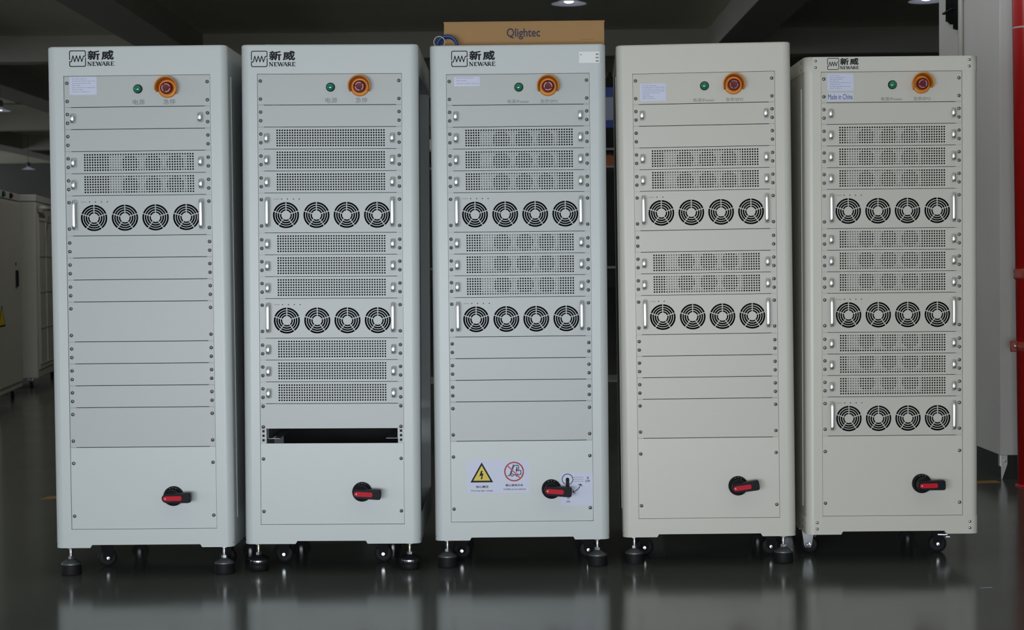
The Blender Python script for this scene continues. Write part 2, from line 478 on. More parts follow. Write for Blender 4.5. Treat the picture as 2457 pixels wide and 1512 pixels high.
# feet and casters --------------------------------------------------
def foot_meshes(kind):
    stem_m = 'brass' if kind == 'ring' else 'zinc'
    stem = MB().lathe([(.0055, .040), (.0055, .105)], stem_m, None, 14)
    for q in range(8): stem.lathe([(.0052, .062+q*.0042), (.0062, .0641+q*.0042), (.0052, .0662+q*.0042)], stem_m, None, 14, cap=False)
    nut_hi = MB().lathe([(.0115, .088), (.0115, .0965)], stem_m, None, 6, smooth=False)
    nut_lo = MB().lathe([(.0100, .053), (.0100, .062)], 'zinc', None, 6, smooth=False)
    pad = MB()
    if kind == 'ring':
        pad.lathe([(.0, .054), (.012, .053), (.020, .050), (.036, .042), (.038, .039), (.030, .037), (.0, .037)], 'black', None, 28)
        pad.lathe([(.0285, .037), (.0290, .036), (.0290, .026), (.0280, .025)], 'zinc', None, 28)
        for q in range(24):
            a = 2*PI*q/24; pad.box(-.0008, .0008, -.0298, -.0280, .0265, .0350, 'black', rot=Matrix.Rotation(a, 4, 'Z'))
        pad.lathe([(.028, .025), (.031, .020), (.032, 0), (0, 0)], 'rubber', None, 28)
    else:
        pad.lathe([(0, .054), (.011, .053), (.016, .050), (.031, .040), (.033, .036), (.032, .034)], 'padsteel', None, 28)
        pad.lathe([(.032, .036), (.032, .030), (.034, .004), (.033, 0), (0, 0)], 'rubber', None, 28)
    return [('threaded_stem', stem.mesh('threaded_stem')), ('lock_nut', nut_hi.mesh('lock_nut')), ('lock_nut', nut_lo.mesh('lock_nut')), ('foot_pad', pad.mesh('foot_pad'))]
FOOT = {'ring': foot_meshes('ring'), 'plain': foot_meshes('plain')}
def caster_meshes(chrome):
    fm = 'zinc' if chrome else 'forkblack'
    H = .096
    plate = MB().box(-.035, .035, -.030, .030, H-.004, H+.002, 'zinc' if chrome else 'black', bev=.001, seg=1)
    for sx in (-1, 1):
        for sy in (-1, 1): plate.lathe([(.005, H-.010), (.005, H-.004)], 'zinc', Matrix.Translation((sx*.027, sy*.022, 0)), 6, smooth=False)
    fork = MB().lathe([(.024, H-.016), (.026, H-.010), (.022, H-.004)], fm, None, 24)
    for sy in (-1, 1):
        pts = [(-.022, H-.014), (.022, H-.014), (.014, .030), (.009, .022), (-.009, .022), (-.014, .030)]
        fork.prism(pts, sy*.0175-.0012, sy*.0175+.0012, fm)
    fork.box(-.022, .022, -.0187, .0187, H-.016, H-.012, fm)
    wheel = MB().lathe([(.020, -.0125), (.028, -.0115), (.031, -.008), (.031, .008), (.028, .0115), (.020, .0125)], 'rubber', Matrix.Translation((0, 0, .031)) @ RXF, 32)
    bolt = MB().lathe([(.0085, .0187), (.0085, .0235), (.006, .0255), (0, .0258)], 'zinc', Matrix.Translation((0, 0, .031)) @ RXF, 6, smooth=False)
    return [('caster_plate', plate.mesh('caster_plate')), ('caster_fork', fork.mesh('caster_fork')), ('caster_wheel', wheel.mesh('caster_wheel')), ('axle_bolt', bolt.mesh('axle_bolt'))]
CAST = {False: caster_meshes(False), True: caster_meshes(True)}

# housing -----------------------------------------------------------
OUTW = .592; DEP = .80; CR = .026
def housing_mesh(hz, top, m, notch, open_sides=False):
    """shell with rounded front corners, front opening and a raised bottom edge in the middle"""
    zo0, zo1 = hz-OH/2, hz+OH/2
    zb, zt = .096, zo1+top
    xo = OW/2; xw = OUTW/2; xf = xw-CR
    nl, nr = -xw+notch[0]*k, xw-notch[1]*k; zn = zb + .010
    mb = MB(); mi = mb.mi(m)
    # front flat, pieced around the opening and the notch
    def rect(x0, x1, z0, z1): mb.box(x0, x1, 0, .0015, z0, z1, m)
    bt = .006
    mb.prism([(-xf, zb), (nl, zb), (nl+.006, zn), (nr-.006, zn), (nr, zb), (xf, zb), (xf, zo0), (-xf, zo0)], 0, .0015, m)
    rect(-xf, -xo, zo0, zo1); rect(xo, xf, zo0, zo1); rect(-xf, xf, zo1, zt-bt)
    # opening lips
    rl = .012
    mb.box(-xo-.0015, -xo, .0015, rl, zo0, zo1, m); mb.box(xo, xo+.0015, .0015, rl, zo0, zo1, m)
    mb.box(-xo, xo, .0015, rl, zo1, zo1+.0015, m); mb.box(-xo, xo, .0015, rl, zo0-.0015, zo0, m)
    # rounded corner columns
    for sx in (-1, 1):
        prev = None
        for q in range(9):
            a = PI/2*q/8
            x = sx*(xf + CR*math.sin(a)); y = CR - CR*math.cos(a)
            ring = [mb.bm.verts.new((x, y, zb)), mb.bm.verts.new((x, y, zt-bt))]
            # bottom corner is eased
            if prev:
                f = mb.bm.faces.new((prev[0], ring[0], ring[1], prev[1])); f.smooth = True; f.material_index = mi
            prev = ring
    # top edge roll and lid
    def outline(ins, z):
        pts = []
        r = CR - ins
        for q in range(9): a = PI/2*q/8; pts.append((-(xf + r*math.cos(a)), CR - r*math.sin(a), z))
        for q in range(9): a = PI/2*q/8; pts.append(((xf + r*math.sin(a)), CR - r*math.cos(a), z))
        pts += [(xw-ins, DEP-ins, z), (-xw+ins, DEP-ins, z)]
        return [mb.bm.verts.new(p) for p in pts]
    levels = [outline(bt*(1-math.cos(a)), zt-bt+bt*math.sin(a)) for a in (0, PI/8, PI/4, 3*PI/8, PI/2)]
    for A, B in zip(levels, levels[1:]):
        for q in range(len(A)):
            f = mb.bm.faces.new((A[q], A[(q+1) % len(A)], B[(q+1) % len(A)], B[q])); f.smooth = True; f.material_index = mi
    mb.bm.faces.new(levels[-1]).material_index = mi
    # sides and back
    if open_sides:
        for sx in (-1, 1):
            x0, x1 = sorted((sx*xw, sx*(xw-.0015)))
            mb.box(x0, x1, CR, DEP, zt-.095, zt-bt, m); mb.box(x0, x1, CR, DEP, zb, zb+.095, m)
            mb.box(x0, x1, CR, CR+.012, zb, zt-bt, m)
            mb.box(*sorted((sx*xw, sx*(xw-.035))), DEP-.04, DEP, zb, zt-bt, m)
            mb.box(*sorted((sx*xw, sx*(xw-.03))), CR, DEP, zt-.098, zt-.095, m)
    else:
        for sx in (-1, 1):
            x0, x1 = sorted((sx*xw, sx*(xw-.0015)))
            mb.box(x0, x1, CR, DEP, zb, zt-bt, m)
            # raised side door with seam
            mb.box(*sorted((sx*xw, sx*(xw+.0015))), .075, DEP-.03, zb+.09, zt-.10, m)
    mb.box(-xw, xw, DEP-.0015, DEP, zb, zt-bt, m)
    mb.box(-xw+.002, xw-.002, .012, DEP, zn+.002, zn+.004, 'dark')
    # near-black sheets added as painted shade around the mounting bay
    if not open_sides:
        for sx in (-1, 1): mb.box(*sorted((sx*(xw-.004), sx*(xw-.0025))), .03, DEP-.01, zb+.02, zt-.01, 'dark')
    mb.box(-xw+.003, xw-.003, DEP-.006, DEP-.003, zb+.02, zt-.01, 'dark')
    return mb

RACKS = [
 dict(x=-1.2418, y=5.8514, hz=.9176, tau=0.0, psi=.0170, w=.4903, top=.098, pal='cool', notch=(83, 75), feet=('plain', 'plain'), cast=(88, 42), logo=(15.5, -59.5), sw=1.0,
      rows='C h b v v F b b b B b b b E D', label='grey NW-marked test rack at the far left end, one fan row and many blank panels'),
 dict(x=-.6082, y=5.8893, hz=.9206, tau=.0062, psi=-.0008, w=.4853, top=.098, pal='cool', notch=(122, 128), feet=('ring', 'ring'), cast=(77, 100), logo=(-13, -54), sw=-3,
      rows='C b v v v F v v v F v v v G D', label='grey test rack with one open black slot above its lower panel'),
 dict(x=.0278, y=5.9278, hz=.9178, tau=.0001, psi=.0027, w=.4842, top=.098, pal='cool', notch=(84, 84), feet=('plain', 'plain'), cast=(60, 47), logo=(14, -55.5), sw=-4,
      rows='C h v v v F v v v F b b b B D', label='grey test rack with warning stickers and a cardboard carton on its top'),
 dict(x=.6620, y=5.9561, hz=.9186, tau=-.0060, psi=.0456, w=.4812, top=.098, pal='warm', notch=(84, 82), feet=('plain', 'plain'), cast=(56, 49), logo=None, sw=8,
      rows='C h b v v F b v v F b b b B D', label='warm grey test rack without a logo, second from the right'),
 dict(x=1.2984, y=5.9752, hz=.9175, tau=.0013, psi=.0051, w=.4801, top=.049, pal='warm', notch=(85, 80), feet=None, cast=(30, 68), logo=(16, -32.5), sw=1,
      rows='C h v v v F v v v F v v v F D', label='shorter warm grey test rack on casters beside the red pipe, with a screwed top cap'),
]
RACKS[0]['label'] = 'grey test rack at the far left end of the row, with many blank panels'
pan_cache = {}
def plate_for(kind, h, m):
    key = (kind, round(h, 5), m)
    if key not in pan_cache:
        if kind == 'vent': pan_cache[key] = vent_plate(m)
        elif kind == 'fan': pan_cache[key] = fan_plate(m)
        else: pan_cache[key] = panel_plate(h, m).mesh('panel')
    return pan_cache[key]
cap_cache = {}
def caption(txt, x0, x1, z0, z1, m='greyink', bold=0):
    key = (txt, round(x1-x0, 5))
    if key not in cap_cache: cap_cache[key] = text_mesh(txt, 0, x1-x0, 0, z1-z0, m, bold)
    return cap_cache[key], (x0, -.0002, z0)
def U(u): return -OW/2 + u*k

for ri, R in enumerate(RACKS):
    hz = R['hz']; pm = R['pal']; pm2 = pm + '2'
    root = empty('equipment_rack')
    rot = Matrix.Rotation(-R['psi'], 4, 'Z') @ Matrix.Rotation(R['tau'], 4, 'Y')
    off = rot @ Vector((0, 0, hz))
    root.location = (R['x']-off.x, R['y']-off.y, hz-off.z)
    root.rotation_euler = (0, R['tau'], -R['psi'])
    root.scale = (R['w']/OW, 1, 1)
    tag(root, R['label'], 'rack', 'row of grey equipment racks')
    obj('housing', housing_mesh(hz, R['top'], pm, R['notch'], ri == 1), root)
    zo0, zo1 = hz-OH/2, hz+OH/2
    if ri == 4:
        for nm, za, zb_ in (('top_cap', zo1+.0015, zo1+.0505), ('base_band', .0955, zo0-.0015)):
            mb = MB(); i = mb.mi(pm); prev = None; t = .0018
            pts = [(-OUTW/2-t, .30)] + [(-(OUTW/2-CR) - (CR+t)*math.cos(PI/2*q/8), CR-(CR+t)*math.sin(PI/2*q/8)) for q in range(9)]
            pts += [(-x, y) for x, y in pts[::-1]]
            if nm == 'top_cap': pts[0] = (pts[0][0], DEP); pts[-1] = (pts[-1][0], DEP)
            segs = []
            for x, y in pts:
                segs.append([mb.bm.verts.new((x, y, za)), mb.bm.verts.new((x, y, zb_))])
            for A, B in zip(segs, segs[1:]):
                if nm == 'base_band' and A[0].co.x < -.2 and B[0].co.x > .2: continue
                f = mb.bm.faces.new((A[0], B[0], B[1], A[1])); f.smooth = abs(A[0].co.x-B[0].co.x) < .1; f.material_index = i
            if nm == 'top_cap':
                mb.bm.faces.new([s_[1] for s_ in segs]).material_index = i
            else:
                nl, nr = -OUTW/2+R['notch'][0]*k, OUTW/2-R['notch'][1]*k; xf = OUTW/2-CR
                mb.prism([(-xf, za), (nl, za), (nl, za+.0105), (nr, za+.0105), (nr, za), (xf, za), (xf, zb_), (-xf, zb_)], -t, -t+.001, pm)
            cap = obj(nm, mb, root)
            for xx in (-OUTW/2+.036, OUTW/2-.031):
                for zz in ((za+zb_)/2+.011, (za+zb_)/2-.011): obj('rivet', rivet_me, cap, (xx, -.0019, zz))
            for zz in ((za+zb_)/2+.011, (za+zb_)/2-.011): obj('rivet', rivet_me, cap, (-OUTW/2-.0018, .06, zz), (0, 0, -PI/2))
    # mounting rails behind the panel ears
    for sx in (-1, 1):
        mb = MB().box(*sorted((sx*(OW/2+.004), sx*(OW/2-.0205))), .0065, .0085, zo0+.002, zo1-.002, pm2)
        mb.box(*sorted((sx*(OW/2-.0205), sx*(OW/2-.0190))), .0085, .040, zo0+.002, zo1-.002, pm2)
        if ri == 1:
            zt_ = zo1 - (1028-177)*k
            for q in range(3): mb.box(sx*(OW/2-.0105)-.0038, sx*(OW/2-.0105)+.0038, .0055, .0066, zt_-.0105-q*.0152-.004, zt_-.0105-q*.0152+.004, 'black')
        obj('mounting_rail', mb, root)
    # feet and casters
    if R['feet']:
        for sx, kd in ((-1, R['feet'][0]), (1, R['feet'][1])):
            fe = empty('levelling_foot', root, (sx*(OUTW/2-.040), .045, 0), (0, 0, .3*sx))
            for nm, me in FOOT[kd]: obj(nm, me, fe)
    cx0, cx1 = -OUTW/2+R['cast'][0]*k, OUTW/2-R['cast'][1]*k
    for xx, yy, rz in ((cx0, .20, 0), (cx1, .20, 0), (cx0, .70, 0), (cx1, .70, 0)):
        if ri == 4 and yy < .3: rz = -.45 if xx < 0 else -.12
        if ri == 0 and yy < .3 and xx < 0: rz = .35
        ca = empty('caster', root, (xx, yy, 0), (0, 0, rz))
        for nm, me in CAST[ri == 4 and xx < 0]: obj(nm, me, ca)
        if ri == 4 and yy < .3 and xx > 0:
            obj('brake_lever', MB().box(-.004, .034, -.036, -.020, .062, .071, 'zinc', bev=.003, seg=2).box(.026, .040, -.032, -.022, .057, .060, 'zinc'), ca)
    # logo
    if R['logo']:
        lu, lv = R['logo']
        obj('logo', logo_small if ri == 4 else logo_me, root, (U(lu), -.0002 if ri < 4 else -.0022, zo1 - lv*k), label='printed mark and name in dark ink')
    if ri == 2:
        mb = MB().box(U(320), U(369), -.0003, 0, zo1+24*k, zo1+51*k, 'white')
        for q in range(3): mb.box(U(360), U(367), -.0004, -.0003, zo1+(27+q*8)*k, zo1+(30+q*8)*k, 'greyink')
        mb.box(U(322), U(327), -.0004, -.0003, zo1+43*k, zo1+44.5*k, 'greyink')
        obj('sticker', mb, root, label='blank white sticker')
    # panels
    z = zo1
    for ci, code in enumerate(R['rows'].split()):
        h = {'C': RC, 'F': RF, 'D': RD, 'B': RF, 'E': RF, 'G': 61.0*k}.get(code, RR)
        nm = {'C': 'control_panel', 'F': 'fan_module', 'D': 'isolator_panel', 'v': 'ventilated_module', 'h': 'handled_panel'}.get(code, 'blank_panel')
        if code in 'Fv':
            p = empty(nm, root, (0, PY, z))
            obj('front_grille' if code == 'v' else 'front_plate', plate_for('vent' if code == 'v' else 'fan', h, pm2), p)
            obj('chassis', chassis_r if code == 'v' else chassis_f, p)
            if code == 'v' and ri != 1: obj('inner_plate', inner_me, p, (0, .14, 0))
            if code == 'F':
                for fx in FANX: obj('fan_rotor', rotor_me, p, (U(fx), .036, -FANZ*k))
        else:
            p = obj(nm, plate_for('p', h, pm if code == 'D' else pm2), root, (0, PY, z))
        # screws
        vs = {'C': (17, 60), 'F': (16, 79), 'B': (16, 80), 'E': (16, 80), 'D': (38, 165), 'G': (6.5, 56)}.get(code, (16.6, 37.3))
        for v in vs:
            for u in (7.5, 337.2): obj('screw', screw_me, p, (U(u), 0, -v*k), (0, 0, 0)).rotation_euler = (0, random.uniform(0, 1.5), 0)
        if code in 'vh':
            for u in (22, 321): obj('handle', handle_s, p, (U(u), 0, -27.3*k))
        if code == 'F':
            for u in (22.5, 320.5): obj('handle', handle_l, p, (U(u), 0, -46.5*k))
            mb = MB()
            nd = 2 if ri == 3 else 4
            for q in range(nd): mb.lathe([(.0019, -.0001), (.0016, .0005), (0, .0008)], 'ink', Matrix.Translation((U(56+14*q), 0, -14.8*k)) @ RXF, 10)
            mb.box(U(36), U(50), -.0002, 0, -15.3*k, -14.4*k, 'greyink')
            obj('status_lights', mb, p, label='row of tiny dark status lights')
        if code == 'C':
            obj('indicator_light', lamp_me, p, (U(174.5), 0, -32.5*k), label='green indicator lamp')
            g = obj('button_guard', guard_me, p, (U(244.5), 0, -32.0*k), (0, {0: .12, 4: -.12}.get(ri, 0), 0), label='amber shroud round the stop button')
            obj('emergency_stop_button', stop_me, p, (U(244.5), 0, -32.5*k), (0, ri*1.3, 0), label='dark red mushroom button with pale arrows')
            if ri < 2:
                for t, a, b in (('电源', 162, 190), ('急停', 234, 262)):
                    me, lo = caption(t, U(a), U(b), -70*k, -57.5*k); obj('caption', me, p, lo)
            else:
                for t, a, b in (('电源/Power', 147, 199), ('急停/EPO', 226, 268)):
                    me, lo = caption(t, U(a), U(b), -71*k, -62*k); obj('caption', me, p, lo)
            if ri == 0: obj('rating_label', lines_label('rating_label', 64*k, 43*k, 7), p, (U(13.5), 0, -2*k), label='pale blue rating label')
            if ri == 2:
                mb = lines_label('rating_label', 62*k, 23*k, 3); obj('rating_label', mb, p, (U(19), 0, -6*k), label='small pale rating label')
            if ri == 3: obj('rating_label', lines_label('rating_label', 63*k, 42*k, 8), p, (U(18), 0, -24.5*k), label='pale blue rating label')
            if ri == 4:
                obj('rating_label', lines_label('rating_label', 64*k, 41*k, 8), p, (U(16), 0, -4.5*k), label='pale blue rating label')
                o = MB().box(U(16), U(79), -.0003, 0, -70*k, -51*k, 'label').mesh('origin_label')
                t = text_mesh('Made in China', U(17.5), U(77.5), -67*k, -53.5*k, 'blueink', .012)
                t.transform(Matrix.Translation((0, -.0004, 0)))
                obj('origin_label', join_meshes('origin_label', [o, t]), p, label='label reading Made in China')
        if code == 'D':
            loc = (U(243.5), 0, -118*k); ra = math.radians(-R['sw'])
            obj('switch_base', sw_base, p, loc)
            obj('switch_lever', lever_me, p, loc, (0, ra, 0))
            obj('red_marker', marker_me, p, loc, (0, ra, 0), label='red marker on the black lever')
            if ri == 2:
                Z0 = -47*k
                # high voltage sign
                mb = MB().box(U(39.5), U(105), -.0003, 0, Z0-80*k, Z0, 'label')
                def PX(x, z_): return (U(39.5 + (x-145)/14.45), Z0 - (z_-60)/14.45*k)
                tri = [PX(665, 130), PX(1060, 835), PX(265, 835)]
                mb.prism(tri, -.0004, -.0003, 'ink')
                mb.prism([PX(665, 240), PX(965, 775), PX(362, 775)], -.0005, -.0004, 'signyel')
                mb.prism([PX(640, 430), PX(700, 430), PX(665, 520), PX(725, 530), PX(680, 660), PX(700, 665), PX(650, 745), PX(625, 665), PX(645, 665), PX(655, 590), PX(575, 625)], -.0006, -.0005, 'ink')
                a = mb.mesh('sign')
                t1 = text_mesh('当心高压', *[PX(455, 0)[0], PX(895, 0)[0], PX(0, 1030)[1], PX(0, 945)[1]], 'navy', .03)
                t2 = text_mesh('Warning high voltage', *[PX(270, 0)[0], PX(1045, 0)[0], PX(0, 1165)[1], PX(0, 1100)[1]], 'navy', .01)
                for t in (t1, t2): t.transform(Matrix.Translation((0, -.0004, 0)))
                obj('warning_sticker', join_meshes('warning_sticker', [a, t1, t2]), p, label='yellow triangle high voltage sticker')
                # no forklift sign
                mb = MB().box(U(105), U(191), -.0003, 0, Z0-80*k, Z0, 'label')
                c = PX(1795, 465); r = 22.4*k
                mb.stroke([(c[0]+r*math.cos(2*PI*q/40), c[1]+r*math.sin(2*PI*q/40)) for q in range(41)], 3.4*k, -.0005, -.0003, 'signred')
                S = lambda pts, wd=2.0: mb.stroke([PX(*q) for q in pts], wd*k, -.0004, -.0003, 'navy')
                S([(1775, 215), (1640, 605), (1565, 605)]); S([(1760, 330), (1690, 540)], 1.6)
                S([(1770, 330), (1800, 250), (1930, 245), (1955, 290), (1955, 410)]); S([(1890, 300), (1900, 410), (1850, 400)], 2.6)
                S([(1875, 430), (2030, 430), (2035, 560), (1960, 570)]); S([(1875, 430), (1875, 500)], 2)
                S([(1775, 580), (1870, 570)])
                for wx, wz in ((1725, 585), (1900, 590)):
                    cc = PX(wx, wz); rr = 3.0*k
                    mb.stroke([(cc[0]+rr*math.cos(2*PI*q/16), cc[1]+rr*math.sin(2*PI*q/16)) for q in range(17)], 1.7*k, -.0004, -.0003, 'navy')
                mb.stroke([PX(1560, 250), PX(2010, 700)], 3.2*k, -.0006, -.0004, 'signred')
                a = mb.mesh('sign')
                t1 = text_mesh('禁止使用叉车', PX(1490, 0)[0], PX(2105, 0)[0], PX(0, 985)[1], PX(0, 905)[1], 'navy', .03)
                t2 = text_mesh('Forklifts are not allowed', PX(1425, 0)[0], PX(2190, 0)[0], PX(0, 1110)[1], PX(0, 1050)[1], 'navy', .01)
                for t in (t1, t2): t.transform(Matrix.Translation((0, -.0004, 0)))
                obj('warning_sticker', join_meshes('warning_sticker', [a, t1, t2]), p, label='red ring no-forklift sticker')
                # switch direction sign
                def QX(x, z_): return (U(211 + x/15.12), -(63.5 + z_/15.12)*k)
                mb = MB(); q0 = QX(815, 240); q1 = QX(2010, 1445)
                mb.box(q0[0], q1[0], -.0003, 0, q1[1], q0[1], 'label')
                c = QX(1085, 480); r = 195/15.12*k
                mb.stroke([(c[0]+r*math.cos(2*PI*q/36), c[1]+r*math.sin(2*PI*q/36)) for q in range(37)], 1.8*k, -.0004, -.0003, 'navy')
                mb.stroke([QX(1085, 470), QX(1085, 830), QX(1105, 1120)], 8.6*k, -.0005, -.0003, 'ink')
                mb.prism([(QX(1085, 480)[0]+4.3*k*math.cos(2*PI*q/16), QX(1085, 480)[1]+4.3*k*math.sin(2*PI*q/16)) for q in range(16)], -.0005, -.0003, 'ink')
                for zz in (405, 480, 555): mb.stroke([QX(1290, zz), QX(1665, zz)], 1.1*k, -.0004, -.0003, 'softink')
                arc = [QX(1275, 955), QX(1370, 915), QX(1460, 850), QX(1525, 765), QX(1565, 665)]
                mb.stroke(arc, 1.9*k, -.0004, -.0003, 'navy')
                mb.stroke([QX(1480, 690), QX(1565, 660), QX(1620, 735)], 1.9*k, -.0004, -.0003, 'navy')
                mb.stroke([QX(1300, 870), QX(1275, 955), QX(1370, 1000)], 1.9*k, -.0004, -.0003, 'navy')
                a = mb.mesh('sign')
                ts = [text_mesh(t, QX(x0, 0)[0], QX(x1, 0)[0], QX(0, z1)[1], QX(0, z0)[1], 'navy', .02) for t, x0, x1, z0, z1 in
                      (('关', 1785, 1870, 380, 485), ('OFF', 1730, 1915, 515, 590), ('开', 1065, 1160, 1135, 1215), ('ON', 1035, 1170, 1265, 1335))]
                for t in ts: t.transform(Matrix.Translation((0, -.0004, 0)))
                obj('switch_sticker', join_meshes('switch_sticker', [a] + ts), p, label='pale sticker showing ON and OFF lever positions')
        z -= h
        if code == 'G':
            z = zo1 - (1064.2-177)*k
            for sx in (-1, 1):
                x0, x1 = sorted((sx*(OW/2-.022), sx*(OW/2-.062)))
                obj('support_ledge', MB().box(x0, x1, .03, .60, z+.012, z+.0135, 'steel').box(*sorted((sx*(OW/2-.022), sx*(OW/2-.0235))), .03, .60, z+.012, z+.05, 'steel'), root)

# ------------------------------------------------------------------ things on top of rack three
top3 = .9178 + OH/2 + .098
bx = empty('cardboard_carton', None, (.052, 6.05, top3), (0, 0, -.004))
tag(bx, 'long brown cardboard carton lying on top of the middle rack', 'carton')
bw, bd, bh = .552, .36, .094
mb = MB().box(-bw/2, bw/2, 0, bd, .0005, bh, 'card', bev=.0015, seg=1)
obj('carton_body', mb, bx)
obj('carton_lid', MB().box(-bw/2-.001, bw/2+.001, -.001, bd+.001, bh-.004, bh+.0005, 'card'), bx)
t = text_mesh('Qlightec', -.060, .055, bh-.062, bh-.023, 'navy', .012); obj('printed_name', t, bx, (0, -.0012, 0))
mb = MB()
for q in range(4): mb.box(.193+.012*q, .193+.012*q+.009, -.0003, 0, .030, .0315, 'orange')
obj('small_print', mb, bx, (0, -.0012, 0), label='line of faint small print')
mb = MB()
for dx, dy, r in ((0, 0, .034), (.002, .013, .032)):
    pts = [(-.10, .012+dy, .0055), (-.06, .006+dy, .0055), (-.040, .002+dy, .008)] if 0 else []
    pts += [(dx + r*math.cos(math.radians(a)), dy, .004 + r*math.sin(math.radians(a))) for a in range(0, 181, 10)]
    mb.tube(pts, .0058, 'bluecable', n=14)
o = obj('cable_coil', mb, None, (-.212, 5.998, top3 + .0015))
tag(o, 'arched loop of thick blue cable on the middle rack, in front of the carton', 'cable')
pts = [(-.003+.0185*math.cos(math.radians(a)), .002*math.sin(a*.05), .019+.0185*math.sin(math.radians(a))) for a in range(-80, 250, 12)]
pts = [(.040, .015, .0015), (.012, .006, .0015)] + pts + [(-.022, .02, .0015), (-.015, .06, .0015)]
o = obj('wire_loop', MB().tube(pts, .0014, 'wire'), None, (-.235, 5.990, top3))
tag(o, 'thin white wire loop standing up at the left end of the carton', 'wire')

# ------------------------------------------------------------------ room
struct('floor', MB().box(-26, 14, -6, 75, -.1, 0, 'floor'))
struct('ceiling', MB().box(-26, 14, -6, 75, 5.2, 5.35, 'ceil'))
struct('wall_back', MB().box(-26, 14, 70, 70.2, 0, 5.2, 'wall'))
struct('added_front_lintel', MB().box(-26, 14, -6.2, -6, 2.3, 5.2, 'wall'))  # unseen upper wall, added to keep high sky light off the rack tops
struct('wall_left', MB().box(-22.2, -22, -6, 70, 0, 1.0, 'wall').box(-22.2, -22, -6, 70, 4.9, 5.2, 'wall'))  # unseen wall, its middle left open to let light into the hall
struct('wall_far_right', MB().box(12, 12.2, -6, 70, 0, 5.2, 'wall'))
n = 1
for x0, x1 in ((-6.3, -5.5), (3.57, 4.3), (-11.1, -10.3), (-16.1, -15.3)):
    struct('trim_%d' % n, MB().box(x0, x1, -6, 70, 4.75, 5.2, 'beam')); n += 1
for y in (31.6, 39.4, 47.2, 55.0):
    for xa, xb in ((-22, -16.1), (-15.3, -11.1), (-10.3, -6.3), (-5.5, 3.57), (4.3, 12)):
        struct('trim_%d' % n, MB().box(xa, xb, y, y+.5, 4.74, 5.2, 'beam')); n += 1
# pillar wall at the right with black skirting
struct('wall_right', MB().box(2.283, 3.4, 8.182, 9.336, .112, 5.2, 'plaster', bev=.004, seg=2))
struct('baseboard_right', MB().box(2.289, 3.4, 8.190, 9.33, 0, .112, 'skirt'))
br = obj('corner_bracket', MB().prism([(0, 0), (.004, 0), (.028, .070), (.028, .112), (-.002, .112)], -.004, -.001, 'alu').box(-.004, -.001, 0, .03, .06, .112, 'alu').lathe([(.005, 0), (.005, .006), (0, .008)], 'zinc', Matrix.Translation((.016, -.004, .085)) @ RXF, 10), None, (2.287, 8.186, 0))
tag(br, 'small metal bracket at the foot of the wall corner, over the black skirting', 'bracket')
# yellow marks
o = obj('floor_tape', MB().prism([(-2.130, 7.84), (-1.55, 7.96), (-1.55, 8.02), (-2.136, 7.90)], 0, .001, 'tape'), None)
o.rotation_euler = (PI/2, 0, 0); o.location = (0, 0, .0012)
o.scale = (1, 1, -1)
# rebuild flat on the floor
def flat_strip(pts):
    bm = bmesh.new()
    a = [bm.verts.new((x, y, .0006)) for x, y in pts]; bm.faces.new(a)
    b = [bm.verts.new((x, y, .0001)) for x, y in pts]; bm.faces.new(b[::-1])
    for q in range(len(pts)): bm.faces.new((a[q], b[q], b[(q+1) % len(pts)], a[(q+1) % len(pts)]))
    me = bpy.data.meshes.new('floor_tape'); bm.to_mesh(me); bm.free(); me.materials.append(M['tape']); return me
bpy.data.objects.remove(o)
o = obj('floor_tape', flat_strip([(-2.130, 7.82), (-1.55, 8.02), (-1.55, 8.10), (-2.115, 7.93)]))
tag(o, 'worn yellow tape on the floor behind the far left rack', 'floor tape')
o = obj('floor_tape', flat_strip([(2.255, 8.05), (2.245, 8.13), (2.22, 8.13), (1.60, 8.03), (1.60, 7.97), (2.21, 8.05)]))
tag(o, 'worn yellow tape on the floor at the foot of the wall corner', 'floor tape')

me = flat_strip([(1.463, 5.478), (1.505, 5.486), (1.505, 5.498), (1.463, 5.486)]); me.materials.clear(); me.materials.append(M['palebox'])
o = obj('floor_scuff', me); tag(o, 'short pale scuff mark on the floor in front of the shortest rack', 'mark')

# red fire pipe
px, py, pr = 2.352, 7.93, .058
pp = empty('fire_pipe', None, (px, py, 0), (0, -.0105, 0)); tag(pp, 'red fire pipe standing against the wall at the right edge', 'pipe')
obj('pipe_body', MB().lathe([(pr, 0), (pr, 5.2)], 'pipe', None, 36), pp)
obj('floor_flange', MB().lathe([(pr+.012, 0), (pr+.012, .006), (pr+.001, .010)], 'pipe', None, 36), pp)
obj('pipe_coupling', MB().lathe([(pr, .940), (pr+.006, .942), (pr+.009, .950), (pr+.005, .962), (pr+.009, .976), (pr+.006, .986), (pr, .988)], 'pipe2', None, 36, cap=False), pp, label='ribbed red coupling ring')
cl = obj('pipe_clamp', MB().lathe([(pr, .615), (pr+.005, .616), (pr+.005, .656), (pr, .657)], 'pipe2', None, 36, cap=False).box(-pr-.028, -pr+.01, -.010, .010, .612, .662, 'pipe2', bev=.004), pp)
obj('clamp_bolt', MB().lathe([(.009, 0), (.009, .007), (.005, .009), (0, .0095)], 'zinc', Matrix.Translation((-pr-.012, -.010, .639)) @ RXF, 6, smooth=False), cl, label='silver bolt')
obj('pipe_clamp', MB().lathe([(pr, 2.070), (pr+.002, 2.071), (pr+.002, 2.076), (pr, 2.077)], 'wire', None, 36, cap=False), pp, label='thin pale strap')

